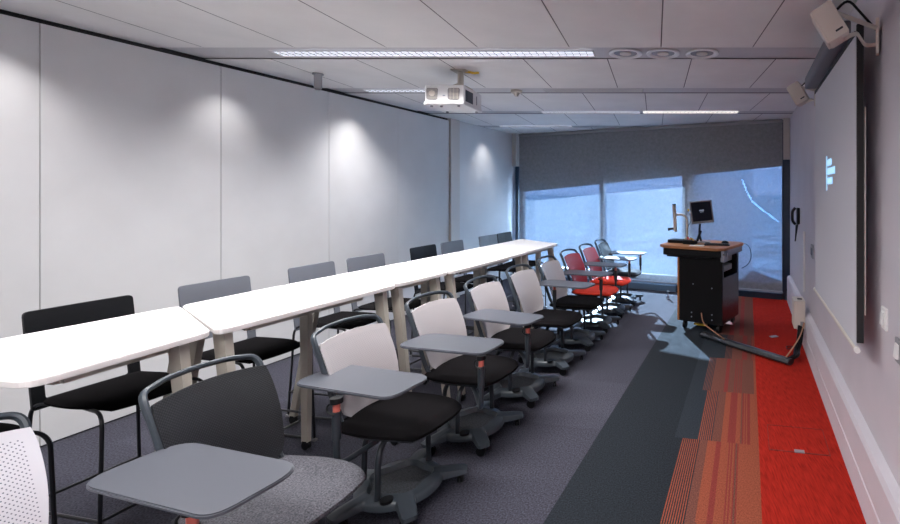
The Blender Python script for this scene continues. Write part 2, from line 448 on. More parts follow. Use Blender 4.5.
bm = bmesh.new(); tube(bm, [(bx0, -.05, zbm), (bx1, -.06, zbm)], .014, 8); obj('bottom_bar', bm, 'grey', bl)
bm = bmesh.new(); box(bm, ((bx0+bx1)/2, -.04, CZ-.035), (bx1-bx0, .07, .05), bev=.01); obj('roller_box', bm, 'grey', bl)
# small floor door stop bolt before the sill
bs = thing('floor_bolt', 'small upright grey floor bolt in front of the window sill', 'bolt', (R(-1.18, 6.95, 0)))
bm = bmesh.new(); cyl(bm, (0, 0, 0), (0, 0, .05), .022); cyl(bm, (0, 0, .05), (0, 0, .1), .014); obj('bolt_body', bm, 'steel', bs)
bm = bmesh.new(); cyl(bm, (0, 0, .1), (0, 0, .115), .02); obj('bolt_cap', bm, 'black', bs)

# outside: added fin that keeps the sun off the right pane, ground
fx = m2+.05
bm = bmesh.new(); box(bm, (fx, 2.77, 1.8), (.12, 5.2, 4.6)); struct(obj('wall_sun_blocker', bm, 'white', loc=W0, rot=(0, 0, WA)))
bm = bmesh.new(); box(bm, (2, 150.5, -.6), (500, 300, .2)); struct(obj('ground_outside', bm, 'asphalt', loc=W0, rot=(0, 0, WA)))

# ------------------------------------------------------------------ tablet chairs
def seat_bm(sx=.50, sy=.47, t=.045, zt=.468):
    bm = bmesh.new(); nx_, ny_ = 14, 14
    def pt(i, j, top):
        x = -sx/2+sx*i/nx_; y = -sy/2+sy*j/ny_
        a, b = 2*i/nx_-1, 2*j/ny_-1
        # superellipse mapping keeps rounded corners
        k = 1-.13*(a*a*b*b)**1.2
        x2, y2 = x*k, y*(k)*(1-.12*max(0, a)**1.5)
        e = max(abs(a), abs(b))
        z = zt - (.018*max(0, a-.35)**2*2.2) - .010*(1-b*b)*(1-a*a)
        rim = max(0, (e-.8)/.2)
        z -= t*.45*rim**2
        if not top: z = zt-t+.012*(e < .99)*0 - .018*max(0, a-.35)**2*2.2 + t*.25*rim**2
        return (x2+.02, y2, z)
    T = [[bm.verts.new(pt(i, j, True)) for j in range(ny_+1)] for i in range(nx_+1)]
    B = [[bm.verts.new(pt(i, j, False)) for j in range(ny_+1)] for i in range(nx_+1)]
    for i in range(nx_):
        for j in range(ny_):
            bm.faces.new((T[i][j], T[i+1][j], T[i+1][j+1], T[i][j+1])); bm.faces.new((B[i][j], B[i][j+1], B[i+1][j+1], B[i+1][j]))
    for i in range(nx_):
        bm.faces.new((T[i+1][0], T[i][0], B[i][0], B[i+1][0])); bm.faces.new((T[i][ny_], T[i+1][ny_], B[i+1][ny_], B[i][ny_]))
    for j in range(ny_):
        bm.faces.new((T[0][j], T[0][j+1], B[0][j+1], B[0][j])); bm.faces.new((T[nx_][j+1], T[nx_][j], B[nx_][j], B[nx_][j+1]))
    return bm
def shell_bm():
    """thin moulded back: wider at top, concave towards the sitter"""
    bm = bmesh.new(); uvl = bm.loops.layers.uv.new('UVMap'); n1, n2 = 16, 14; Hh = .372; uvd = {}
    def pt(i, j, off):
        b = 2*i/n1-1; t = j/n2
        hw = .176+.030*math.sin(min(1, t*1.3)*math.pi/2) - .006*max(0, t-.9)*10
        if t < .12: hw -= .035*(1-t/.12)**2
        y = b*hw; z = .470+Hh*t + .016*(1-b*b)*t
        x = -.190-.125*t**1.15 + .028*b*b + .012*math.sin(t*math.pi)
        return (x+off, y, z), (y, Hh*t)
    F = []; B = []
    for off, S_ in ((0, F), (-.007, B)):
        for i in range(n1+1):
            r = []
            for j in range(n2+1):
                p, uv = pt(i, j, off); v_ = bm.verts.new(p); uvd[v_] = uv; r.append(v_)
            S_.append(r)
    for i in range(n1):
        for j in range(n2):
            bm.faces.new((F[i][j], F[i+1][j], F[i+1][j+1], F[i][j+1])); bm.faces.new((B[i][j], B[i][j+1], B[i+1][j+1], B[i+1][j]))
    for i in range(n1):
        bm.faces.new((F[i+1][0], F[i][0], B[i][0], B[i+1][0])); bm.faces.new((F[i][n2], F[i+1][n2], B[i+1][n2], B[i][n2]))
    for j in range(n2):
        bm.faces.new((F[0][j], F[0][j+1], B[0][j+1], B[0][j])); bm.faces.new((F[n1][j+1], F[n1][j], B[n1][j], B[n1][j+1]))
    for f in bm.faces:
        for l in f.loops: l[uvl].uv = uvd[l.vert]
    return bm
def frame_bm():
    bm = bmesh.new(); P = []
    P += [(-.03, -.175, .405), (-.16, -.18, .425), (-.205, -.180, .50), (-.292, -.194, .76), (-.322, -.204, .852)]
    top = [(-.345, -.192, .880), (-.368, -.11, .896), (-.378, 0, .900), (-.368, .11, .896), (-.345, .192, .880)]
    P += top + [(x, -y, z) for x, y, z in P[::-1]]
    # flatten list: right upright, top bar, left upright
    tube(bm, smoothpath(P, .022, 4), .0105, 8, rx=.0150)
    return bm
ARMS = [40, 109, 180, 251, 320]
def base_bm():
    bm = bmesh.new(); n = 180; oz = []
    def ro(a):
        r = .205
        for d in ARMS:
            dd = abs((a-d+180) % 360-180)
            # arm of half width ~.035 at radius .33
            lim = .038/max(1e-3, math.sin(math.radians(max(dd, .5))))
            if dd < 40: r = max(r, min(.328/math.cos(math.radians(dd)), lim))
        return r
    rs = [ro(360*k/n) for k in range(n)]
    rs = [(rs[k-1]+4*rs[k]+rs[(k+1) % n])/6 for k in range(n)]
    def ri(a): return .150+.012*math.cos(math.radians(5*(a-40)))
    loops = []
    for fr, z in (('o', .062), ('o', .088), ('o2', .104), ('i', .112), ('i2', .085)):
        L_ = []
        for k in range(n):
            a = 360*k/n; r = {'o': rs[k], 'o2': rs[k]-.014, 'i': ri(a), 'i2': ri(a)-.012}[fr]
            zz = z-(.018*max(0, (rs[k]-.2)/.135) if fr in ('o2',) else 0)-(.006*max(0, (rs[k]-.2)/.135) if z == .088 else 0)
            L_.append(bm.verts.new((r*math.cos(math.radians(a)), r*math.sin(math.radians(a)), zz)))
        loops.append(L_)
    for A, B in zip(loops[:-1], loops[1:]):
        for k in range(n): bm.faces.new((A[k], A[(k+1) % n], B[(k+1) % n], B[k]))
    bm.faces.new(loops[0][::-1])
    return bm
def tray_bm():
    bm = bmesh.new(); n = 60
    prism(bm, [((.145+.012*math.cos(math.radians(5*(6*k-40))))*math.cos(math.radians(6*k)), (.145+.012*math.cos(math.radians(5*(6*k-40))))*math.sin(math.radians(6*k))) for k in range(n)], .066, .080)
    return bm
def caster_bm(r=.03):
    bm = bmesh.new()
    cyl(bm, (.012, -.012, r), (.012, -.003, r), r, 16); cyl(bm, (.012, .003, r), (.012, .012, r), r, 16)
    box(bm, (.0, 0, .048), (.035, .02, .03), bev=.005); cyl(bm, (0, 0, .05), (0, 0, .072), .009, 10)
    return bm
def legt_bm(a):
    bm = bmesh.new(); c, s = math.cos(math.radians(a)), math.sin(math.radians(a))
    P = [(.02*c, .02*s, .395), (.12*c, .12*s, .372), (.172*c, .172*s, .32), (.178*c, .178*s, .106)]
    tube(bm, smoothpath(P, .06, 6), .014, 10); return bm
FR = math.radians(-3)
SH = {}
def chair_base():
    t = empty('tablet_chair', (0, 0, 0))
    SH['seat'] = obj('seat', seat_bm(), 'blackfab', t, True)
    o = obj('seat_pan', seat_bm(.44, .42, .02, .428), 'slate_d', t, True)
    bm = bmesh.new(); cyl(bm, (0, 0, .36), (0, 0, .405), .04); obj('swivel_hub', bm, 'slate_d', t, True)
    obj('back_frame', frame_bm(), 'slate', t, True)
    SH['shell'] = obj('backrest', shell_bm(), 'sh_white', t, True)
    for a in (80, 200, 280): obj('leg', legt_bm(a), 'slate_d', t, True)
    b = obj('base', base_bm(), 'slate', t, True)
    b['label'] = 'slate plastic base with raised rim'
    obj('storage_tray', tray_bm(), 'grille', b)
    bm = bmesh.new(); cyl(bm, (.075, -.165, .1), (.075, -.165, .1125), .03, 20); obj('cup_recess', bm, 'black', b)
    first = None
    for d in ARMS:
        if first is None: first = obj('caster', caster_bm(), 'black', b, True); c = first
        else: c = first.copy(); COL.objects.link(c); c.parent = b
        c.location = (.292*math.cos(math.radians(d)), .292*math.sin(math.radians(d)), 0); c.rotation_euler = (0, 0, random.uniform(0, 6.2))
    return t
# seat centre v, tablet centre (u, v), tablet angle in room degrees, post (u, v)
CH = [
 (0.86, None, None, None, 'sh_white_big', 'blackfab', 'chair with white perforated back cut off at the lower left corner, nearest the camera'),
 (1.47, (-1.76, 1.19), -3, (-1.60, 1.09), 'sh_dark', 'greyfab', 'tablet chair with charcoal mesh back and grey tweed seat'),
 (2.13, (-1.84, 1.95), -4, (-1.80, 1.78), 'sh_white', 'blackfab', 'white backed tablet chair right behind the grey tweed seated one'),
 (2.78, (-1.75, 2.60), -2, (-1.47, 2.40), 'sh_white', 'blackfab', 'white backed tablet chair, second white one behind the grey tweed seat'),
 (3.42, (-1.765, 3.21), -9, (-1.50, 3.03), 'sh_white', 'blackfab', 'white backed tablet chair, third white one behind the grey tweed seat'),
 (4.05, (-1.79, 4.38), -8, (-1.90, 4.42), 'sh_white', 'blackfab', 'white backed tablet chair, fourth white one, its tablet swung to the far side'),
 (4.68, (-1.80, 5.02), -6, (-1.62, 5.06), 'sh_white', 'blackfab', 'white backed tablet chair just before the first red one'),
 (5.30, (-1.80, 5.66), -6, (-1.62, 5.66), 'sh_red', 'redfab', 'red tablet chair nearer the camera of the two red ones'),
 (5.92, (-1.80, 6.22), -6, (-1.60, 6.27), 'sh_red', 'redfab', 'red tablet chair farther from the camera, beside the navy backed one'),
 (6.55, (-1.80, 6.80), -4, (-1.58, 6.86), 'sh_navy', 'navyfab', 'dark navy tablet chair at the window end of the row'),
]
proto = None
for i, (v, tc, ta, po, sh, fb, lab) in enumerate(CH):
    if proto is None: c = proto = chair_base()
    else: c = copy_tree(proto)
    cu = -1.785
    if i == 0: cu = -1.99
    c.location = R(cu, v+.02, 0); rz = -TH+FR+(0, .06, 0, -.03, .02, 0, .02, -.02, .0, .03)[i]; c.rotation_euler = (0, 0, rz)
    tag(c, lab, 'chair', 'chairs with swivel tablets beside the white tables')
    CH[i] = CH[i] + (c, rz)
def setmat(o, nm):
    me = o.data.copy(); o.data = me; me.materials[0] = M[nm]
for i, (v, tc, ta, po, sh, fb, lab, c, rz) in enumerate(CH):
    for ch in c.children:
        k = ch.name.split('.')[0]
        if k == 'seat' and fb != 'blackfab': setmat(ch, fb)
        if k == 'backrest' and sh != 'sh_white': setmat(ch, sh)
    if tc is None: continue
    inv = (Matrix.Translation(c.location) @ Matrix.Rotation(rz, 4, 'Z')).inverted()
    P = inv @ R(po[0], po[1], 0); T = inv @ R(tc[0], tc[1], 0); ang = math.radians(ta)-TH-rz
    sgn = 1 if P.y > 0 else -1
    P.y = sgn*max(abs(P.y), .275)
    T.y = T.y if abs(T.y-P.y) < .17 else P.y - sgn*0.12*0 + (T.y-P.y)*.6
    bm = bmesh.new()
    A = [(0.0, sgn*.03, .385), (P.x*.45, sgn*.17, .375), (P.x, P.y, .375), (P.x, P.y, .62)]
    tube(bm, smoothpath(A, .055, 6), .0135, 10)
    cyl(bm, (P.x, P.y, .50), (P.x, P.y, .62), .019, 12)
    arm = obj('tablet_arm', bm, 'slate_d', c, True)
    bm = bmesh.new(); cyl(bm, (P.x, P.y, .622), (P.x, P.y, .664), .0145, 12); o = obj('collar', bm, 'clamp', arm, True); o['label'] = 'faded red plastic collar'
    bm = bmesh.new(); cyl(bm, (P.x, P.y, .66), (P.x, P.y, .684), .026, 16)
    tube(bm, smoothpath([(P.x+.02, P.y, .678), (P.x-.03, P.y-.02, .655), (P.x-.03, P.y-.022, .625), (P.x+.01, P.y-.02, .612)], .02, 3), .004, 6); obj('swivel_joint', bm, 'black', arm, True)
    bm = bmesh.new()
    L2, W2 = .30, .142
    outl = roundpoly([(-L2, -W2*.92), (L2*.98, -W2), (L2, W2*.92), (-L2*.96, W2)], [.09, .07, .10, .10], 8)
    prism(bm, outl, 0, .014, bev=.004)
    tb = obj('tablet', bm, 'tab', c, True, loc=(T.x+.02, T.y, .684), rot=(0, 0, ang)); 

# ------------------------------------------------------------------ bar stools
def stool_seat():
    bm = seat_bm(.43, .40, .03, .662); return bm
def stool_back():
    bm = bmesh.new()
    def xb(z): return -.205-.055*((z-.66)/.4)
    for sg in (-1, 1):
        o = [(0, .715), (.15, .715), (.15, .645), (0, .645), (0, .605), (.195, .605), (.195, 1.05), (0, 1.05)]
        o = roundpoly(o, [0, .012, .012, 0, 0, .01, .022, 0], 4)
        fr = [bm.verts.new((xb(z)+.005*(y/.2)**2, sg*y, z)) for y, z in o]; bk = [bm.verts.new((v_.co.x-.012, v_.co.y, v_.co.z)) for v_ in fr]
        bm.faces.new(fr); bm.faces.new(bk[::-1])
        for k in range(len(fr)): bm.faces.new((fr[k], fr[k-1], bk[k-1], bk[k]))
    bmesh.ops.recalc_face_normals(bm, faces=bm.faces)
    return bm
def stool():
    t = empty('bar_stool', (0, 0, 0))
    obj('seat', stool_seat(), 'blackfab', t, True)
    obj('backrest', stool_back(), 'black', t, True)
    for sy in (-1, 1):
        bm = bmesh.new(); tube(bm, smoothpath([(0, sy*.16, .635), (.2, sy*.19, .635), (.235, sy*.20, .60), (.245, sy*.215, .02)], .03, 4), .0075, 8); obj('leg', bm, 'blkmetal', t, True)
        bm = bmesh.new(); tube(bm, smoothpath([(-.05, sy*.16, .635), (-.19, sy*.185, .635), (-.215, sy*.19, .60), (-.235, sy*.215, .02)], .03, 4), .0075, 8); obj('leg', bm, 'blkmetal', t, True)
        bm = bmesh.new(); tube(bm, [(.245, sy*.215, .012), (-.235, sy*.215, .012)], .0075, 8)
        ru = obj('runner', bm, 'blkmetal', t, True)
        bm = bmesh.new(); box(bm, (.245, sy*.215, .008), (.03, .02, .016), bev=.003); box(bm, (-.235, sy*.215, .008), (.03, .02, .016), bev=.003); obj('glide', bm, 'grey', ru)
    bm = bmesh.new()
    tube(bm, smoothpath([(.242, -.212, .175), (.242, .212, .175)], .02), .007, 8)
    tube(bm, [(.242, -.212, .175), (-.232, -.212, .175)], .007, 8); tube(bm, [(.242, .212, .175), (-.232, .212, .175)], .007, 8)
    tube(bm, [(-.232, -.212, .175), (-.232, .212, .175)], .007, 8)
    obj('footrest', bm, 'blkmetal', t, True)
    return t
ST = [(1.20, 'black', 'black bar stool nearest the camera, only its seat corner and leg showing'),
      (1.735, 'black', 'black backed bar stool at the nearest table, its whole back in view'),
      (2.33, 'greyback', 'grey backed bar stool right after the nearest black backed one'),
      (3.0, 'greyback', 'grey backed bar stool standing second of the greys from the camera'),
      (3.5, 'greyback', 'grey backed bar stool just nearer than the middle black one'),
      (4.24, 'black', 'black backed bar stool in the middle of the row, before the beige post'),
      (4.71, 'greyback', 'grey backed bar stool in front of the beige wall post'),
      (5.44, 'greyback', 'grey backed bar stool farthest away, next to the last black one'),
      (5.86, 'black', 'black backed bar stool at the window end of the row')]
sp = None
for i, (v, bmn, lab) in enumerate(ST):
    if sp is None: s = sp = stool()
    else: s = copy_tree(sp)
    s.location = R(-2.985, v, 0); s.rotation_euler = (0, 0, -TH+(0, 0, -.02, .03, -.02, .02, 0, -.03, .02)[i])
    if i == 0: s.location = R(-2.985, v-.02, 0)
    tag(s, lab, 'bar stool', 'bar stools along the left wall side of the tables')
    if bmn != 'black':
        for ch in s.children:
            if ch.name.startswith('backrest'):
                setmat(ch, bmn); ch['label'] = 'grey plastic backrest'

# ------------------------------------------------------------------ trapezoid tables
TZ = 1.0
def caster_small():
    bm = bmesh.new(); cyl(bm, (0, -.012, .025), (0, .012, .025), .025, 14); box(bm, (0, 0, .045), (.03, .03, .02)); return bm
LEGPOS = {(0, 3): (.07, .02, -.13), (1, 0): (.07, .05, -.13), (2, 0): (.07, .20, -.14)}   # corner legs that splay out between the stools
def table(corners, legs, lab, ti):
    """corners in room coords ordered near-left, near-right, far-right, far-left"""
    cx = sum(c[0] for c in corners)/4; cy = sum(c[1] for c in corners)/4
    t = thing('trapezoid_table', lab, 'table', R(cx, cy, 0), -TH, 'white trapezoid tables pushed together in a row')
    loc = [(u-cx, v-cy) for u, v in corners]
    bm = bmesh.new(); prism(bm, roundpoly(loc, [.05, .06, .05, .05], 6), TZ-.024, TZ, bev=.003)
    for f in bm.faces: f.material_index = 0 if f.normal.z > .5 else 1
    obj('tabletop', bm, ['white_top', 'top_edge'], t)
    bm = bmesh.new()
    ins = [(x*.7, y*.62) for x, y in loc]
    for k in range(4):
        a, b = Vector((*ins[k], TZ-.045)), Vector((*ins[(k+1) % 4], TZ-.045)); d = b-a
        box(bm, (a+b)/2, (d.length, .03, .04), Matrix.Rotation(math.atan2(d.y, d.x), 3, 'Z'))
    obj('apron_frame', bm, 'leg', t)
    for k in legs:
        x, y = loc[k]; dx = -1 if x < 0 else 1; dy = 1 if y > 0 else -1
        if dx < 0: ix, iy, sp_ = LEGPOS.get((ti, k), (.25, .05, .25))
        else: ix, iy, sp_ = .07, .075, .04
        top = Vector((x-dx*ix, y-dy*iy, TZ-.03)); foot = Vector((x+sp_, y-dy*iy, .05))
        bm = bmesh.new(); d = foot-top
        w0, w1 = (.032, .018), (.022, .014)
        vs = []
        for p, (a_, b_) in ((top, w0), (foot, w1)):
            vs.append([bm.verts.new(p+Vector((sx*a_, sy*b_, 0))) for sx, sy in ((-1, -1), (1, -1), (1, 1), (-1, 1))])
        for q in range(4): bm.faces.new((vs[0][q], vs[0][(q+1) % 4], vs[1][(q+1) % 4], vs[1][q]))
        bm.faces.new(vs[0][::-1]); bm.faces.new(vs[1])
        bmesh.ops.recalc_face_normals(bm, faces=bm.faces)
        lg = obj('leg', bm, 'leg', t)
        obj('caster', caster_small(), 'black', lg, True, loc=(foot.x, foot.y, 0))
    return t
uL, uR = -2.945, -2.245
g = .004
def uu(v): return 0
J = [((uL-.09, 1.02), (uR+.02, 1.07)), ((uL, 1.95), (uR-.02, 1.62)), ((uL, 2.50), (uR, 2.68)), ((uL+.06, 3.52), (uR+.04, 3.17)), ((uL+.08, 4.25), (uR+.07, 4.38)), ((uL+.10, 5.58), (uR+.09, 5.14))]
labs = ['white trapezoid table nearest the camera, its rounded corner at the left frame edge', 'white trapezoid table second from the camera, beside the grey tweed seated chair',
        'white trapezoid table in the middle of the row', 'white trapezoid table beyond the middle one, second from the window', 'white trapezoid table at the window end of the row']
for k in range(5):
    a, b = J[k], J[k+1]
    gg = g if k else 0
    c4 = [(a[0][0], a[0][1]+gg), (a[1][0]+(.012 if k % 2 else -.004)*(k > 0), a[1][1]+gg), (b[1][0]+(.012 if k % 2 else -.004), b[1][1]-g), (b[0][0], b[0][1]-g)]
    table(c4, (0, 2, 3) if k == 0 else (0, 1, 2, 3), labs[k], k)

# ------------------------------------------------------------------ lectern
LA = -math.radians(28)
LC = Vector((.75, 5.26, 0))
le = thing('lectern', 'black wheeled lectern with wooden worktop near the window', 'lectern', LC, LA)
bm = bmesh.new()
t_ = .02; z0, z1 = .10, .93
box(bm, (-.27, t_/2, (z0+z1)/2), (.54, t_, z1-z0))                  # near face
obj('front_panel', bm, 'lecblack', le)
bm = bmesh.new(); box(bm, (-.54+.0, .305, (z0+z1)/2), (.024, .61, z1-z0)); o = obj('side_panel', bm, 'wood', le); o['label'] = 'wood veneered side panel'
bm = bmesh.new(); box(bm, (-.27, .60, (z0+z1)/2), (.50, .02, z1-z0)); obj('rear_panel', bm, 'black', le)
bm = bmesh.new(); box(bm, (-.27, .305, z0+.01), (.50, .57, .02)); obj('bottom_panel', bm, 'black', le)
# right side: steel frame with open bay
bm = bmesh.new()
box(bm, (-.012, .04, (z0+z1)/2), (.024, .04, z1-z0)); box(bm, (-.012, .57, (z0+z1)/2), (.024, .04, z1-z0))
box(bm, (-.012, .305, z0+.26), (.024, .49, .52)); box(bm, (-.012, .305, .92), (.024, .49, .04))
obj('side_frame', bm, 'darksteel', le)
for k, zc in enumerate((.70, .81)):
    bm = bmesh.new(); box(bm, (-.12, .30, zc), (.13, .42, .07), bev=.008); obj('drawer', bm, 'grey', le)
# screws
for x, z in ((-.35, .54), (-.12, .51), (-.37, .21), (-.12, .21), (-.12, .15), (-.37, .16), (-.36, .885)):
    bm = bmesh.new(); cyl(bm, (x, -.001, z), (x, -.006, z), .008, 10); obj('screw', bm, 'steel', le)
bm = bmesh.new()
outl = roundpoly([(-.80, .02), (-.70, -.08), (-.03, -.10), (.05, -.02), (.06, .62), (-.02, .72), (-.62, .72), (-.80, .5)], [.03]*8, 4)
prism(bm, outl, .945, .975, bev=.003); obj('worktop', bm, 'wood', le)
bm = bmesh.new(); box(bm, (-.36, .10, .90), (.72, .30, .08), bev=.015); box(bm, (-.40, .02, .865), (.56, .10, .05), bev=.01); obj('drawer_box', bm, 'black', le)
bm = bmesh.new(); box(bm, (.0, .32, .905), (.06, .66, .075), bev=.006); box(bm, (0.015, .03, .875), (.05, .12, .12), bev=.01); o = obj('side_rail', bm, 'steel', le)
o['label'] = 'blue grey steel rail'
bm = bmesh.new(); box(bm, (.048, .035, .90), (.006, .03, .05)); cyl(bm, (.03, -.03, .90), (.03, -.036, .90), .012, 12); obj('lock', bm, 'chrome', le)
for x, y in ((-.48, .06), (-.06, .06), (-.48, .55), (-.06, .55)):
    bm = bmesh.new(); cyl(bm, (x-.014, y, .045), (x+.014, y, .045), .045, 18); box(bm, (x, y+.01, .08), (.04, .05, .05), bev=.006); obj('caster', bm, 'black', le, True)
bm = bmesh.new(); box(bm, (-.30, .10, .055), (.16, .03, .02)); o = obj('warning_strip', bm, 'yel', le); o['label'] = 'yellow strip under the body'
def LP(x, y, z=0): return LC + Matrix.Rotation(LA, 3, 'Z') @ Vector((x, y, z))
ZT = .9765
# document camera
dc = thing('document_camera', 'grey document camera with a curved arm on the lectern worktop', 'camera', LP(-.66, .30, ZT), LA)
bm = bmesh.new(); prism(bm, rrect(.26, .20, .03), 0, .035, bev=.004); obj('base', bm, 'black', dc)
bm = bmesh.new(); tube(bm, smoothpath([(.09, .02, .035), (.09, .02, .22), (.085, .02, .30), (.045, .0, .345), (-.045, -.01, .34)], .05, 5), [.018]*1+[.016]*3+[.014]*30 if False else .013, 10); obj('arm', bm, 'cream', dc, True)
bm = bmesh.new(); box(bm, (.09, .03, .035), (.07, .06, .05), bev=.015); obj('arm_foot', bm, 'cream', dc)
bm = bmesh.new(); tube(bm, [(-.075, -.01, .46), (-.055, -.01, .13)], .023, 12); h = obj('camera_head', bm, 'cream', dc, True)
bm = bmesh.new(); cyl(bm, (-.0755, -.01, .46), (-.0765, -.01, .475), .023, 12); cyl(bm, (-.075, -.02, .17), (-.13, -.03, .16), .014, 12); cyl(bm, (-.13, -.03, .16), (-.145, -.033, .157), .018, 12); obj('lens', bm, 'black', h)
# monitor: leans on a stand
mo = thing('monitor', 'small grey framed monitor on a stand on the lectern', 'monitor', LP(-.42, .42, ZT), math.radians(10))
bm = bmesh.new(); prism(bm, rrect(.20, .16, .04), 0, .014, bev=.003); obj('stand_base', bm, 'grey', mo)
bm = bmesh.new(); tube(bm, smoothpath([(.0, .02, .012), (-.02, .04, .10), (-.01, .03, .24)], .05), .02, 10, rx=.013); tube(bm, [(-.06, .0, .01), (.0, .03, .14)], .016, 8); obj('stand_arm', bm, 'black', mo, True)
tl = Matrix.Rotation(math.radians(-5), 3, 'Y') @ Matrix.Rotation(math.radians(-10), 3, 'X')
bm = bmesh.new(); box(bm, (0, 0, .375), (.29, .025, .285), tl, bev=.008); scr = obj('screen_case', bm, 'grey', mo)
bm = bmesh.new(); box(bm, Vector((0, 0, .375))+tl @ Vector((0, -.0135, .005)), (.25, .002, .235), tl); d_ = obj('display', bm, 'mon', scr)
bm = bmesh.new(); box(bm, Vector((0, 0, .375))+tl @ Vector((0, -.015, .02)), (.06, .001, .012), tl); box(bm, Vector((0, 0, .375))+tl @ Vector((0, -.015, .0)), (.045, .001, .006), tl); obj('screen_text', bm, 'scrpix', scr)
bm = bmesh.new(); box(bm, (-.165, 0, .40), (.02, .02, .03), bev=.005); o = obj('side_clip', bm, 'yel', mo); o['label'] = 'yellow clip'
bm = bmesh.new(); tube(bm, smoothpath([(-.15, .01, .36), (-.12, .03, .26), (-.20, .02, .16), (-.17, .0, .05), (-.1, .0, .01)], .05, 5), .005, 6); obj('cable', bm, 'black', mo, True)
bx_ = thing('control_box', 'small black control box beside the monitor stand', 'box', LP(-.47, .18, ZT), LA)
bm = bmesh.new(); prism(bm, rrect(.15, .11, .01), 0, .045, bev=.005); obj('box_body', bm, 'black', bx_)
bm = bmesh.new(); tube(bm, smoothpath([(-.05, .04, .045), (-.03, .0, .09), (.0, -.02, .05)], .03), .006, 6); o = obj('red_lead', bm, 'redp', bx_, True)
bm = bmesh.new(); tube(bm, smoothpath([(-.02, .04, .045), (.02, .0, .075), (.07, -.02, .03)], .03), .006, 6); o = obj('yellow_lead', bm, 'yel', bx_, True)
kb = thing('keyboard', 'flat dark keyboard lying on the lectern worktop', 'keyboard', LP(-.14, .22, ZT), LA+.3)
bm = bmesh.new(); prism(bm, rrect(.30, .13, .01), 0, .014, bev=.003); obj('key_tray', bm, 'slate_d', kb)
bm = bmesh.new()
for r_ in range(4):
    for k in range(12): box(bm, (-.125+.0227*k, -.042+.027*r_, .017), (.019, .021, .005))
obj('keys', bm, 'black', kb)
ms = thing('computer_mouse', 'black mouse behind the keyboard on the lectern', 'mouse', LP(-.12, .44, ZT), LA)
bm = bmesh.new()
bmesh.ops.create_uvsphere(bm, u_segments=16, v_segments=10, radius=1)
for v_ in bm.verts: v_.co = Vector((v_.co.x*.05, v_.co.y*.033, max(0, v_.co.z)*.035))
obj('mouse_body', bm, 'black', ms, True)
bm = bmesh.new(); cyl(bm, (.02, -.004, .03), (.02, .004, .03), .008, 10); obj('scroll_wheel', bm, 'grey', ms)
pp = thing('paper_sheet', 'white paper sheet on the worktop before the control box', 'paper', LP(-.33, .06, ZT), LA+.2)
bm = bmesh.new(); box(bm, (0, 0, .0008), (.17, .12, .0012)); obj('sheet', bm, 'white', pp)
# hanging cable right side of lectern
cb = []
tag(obj('cable_loop', tube(bmesh.new(), smoothpath([LP(.065, .6, .975), LP(.12, .66, .93), LP(.14, .68, .80), LP(.10, .66, .70), LP(.03, .62, .66)], .06, 6), .004, 6), 'black', smooth=True), 'thin black cable looping down the right side of the lectern', 'cable')

# ------------------------------------------------------------------ cables to the wall box
def FP(px, py, z=0.):
    Z = (H-z)*470/(py-192.); return Vector(((px-655)/470*Z, Z, z))
P = [FP(703, 334, .03), FP(716, 338, .03), FP(730, 343, .03), FP(753, 350, .03), FP(770, 355.5, .03), FP(791, 362, .03)]
bm = bmesh.new(); tube(bm, smoothpath(P, .2, 4), .052, 10, rx=.03, up=(0, 0, 1))
for v_ in bm.verts: v_.co.z = max(.002, v_.co.z)
tag(obj('cable_cover', bm, 'tape', smooth=True), 'worn black taped cable bundle crossing the red carpet', 'cable cover')
P = [FP(788, 360, .04), FP(797, 357, .05), R(.46, 4.72, .06), R(.50, 4.83, .12), R(.52, 4.90, .26)]
bm = bmesh.new()
for dx in (-.022, 0, .022): tube(bm, smoothpath([p+Vector((dx, dx*.5, abs(dx)*.3)) for p in P], .1, 4), .014, 8)
tag(obj('cable_bundle', bm, 'black', smooth=True), 'thick black cables rising from the floor to the wall box', 'cable')
bm = bmesh.new(); tube(bm, smoothpath([LP(-.24, -.02, .22), LP(-.19, -.1, .13), FP(716, 333, .06), FP(724, 339, .07)], .06, 4), .007, 6)
tag(obj('tan_cable', bm, 'tan', smooth=True), 'tan cable from the lectern underside down to the black bundle', 'cable')
bm = bmesh.new(); tube(bm, smoothpath([FP(786, 357, .06), R(.40, 4.62, .10), R(.50, 4.75, .20), R(.545, 4.86, .30)], .1, 5), .007, 6)
tag(obj('tan_cable', bm, 'tan', smooth=True), 'tan cable curving up from the black bundle to the cream wall box', 'cable')
P = [FP(784, 360, .01), FP(798, 352, .01), FP(793, 346, .01), FP(785, 346, .01), FP(788, 350, .01), FP(799, 343, .01), R(.5, 5.0, .02), R(.51, 5.02, .24)]
bm = bmesh.new(); tube(bm, smoothpath(P, .08, 4), .004, 6)
tag(obj('thin_wire', bm, 'black', smooth=True), 'thin black wire curling on the red carpet under the wall box', 'wire')
bm = bmesh.new(); box(bm, (0, 0, .0), (.09, .05, .008), bev=.003); o = obj('floor_pen', bm, 'grey', loc=R(.28, 5.35, .004), rot=(0, 0, .4)); tag(o, 'small grey clip lying on the red carpet near the window', 'clip')
# cream wall box
wb = thing('wall_box', 'cream cable box on the right wall above the skirting', 'box', R(.56, 5.0, .22), -TH)
bm = bmesh.new(); box(bm, (-.055, 0, .15), (.11, .22, .28), bev=.006); obj('box_body', bm, 'cream', wb)
bm = bmesh.new(); box(bm, (-.045, -.02, .2925), (.045, .04, .005)); obj('knockout', bm, 'black', wb)
bm = bmesh.new(); box(bm, (-.03, -.1115, .06), (.035, .004, .05)); obj('socket_plate', bm, 'grey', wb)
# conduit above the box
bm = bmesh.new(); box(bm, (0, 0, 0), (.02, .03, .66), bev=.003); tag(obj('wall_conduit', bm, 'white', loc=R(.599, 5.35, .84), rot=(0, 0, -TH)), 'narrow white conduit running up the right wall to the phone', 'conduit')
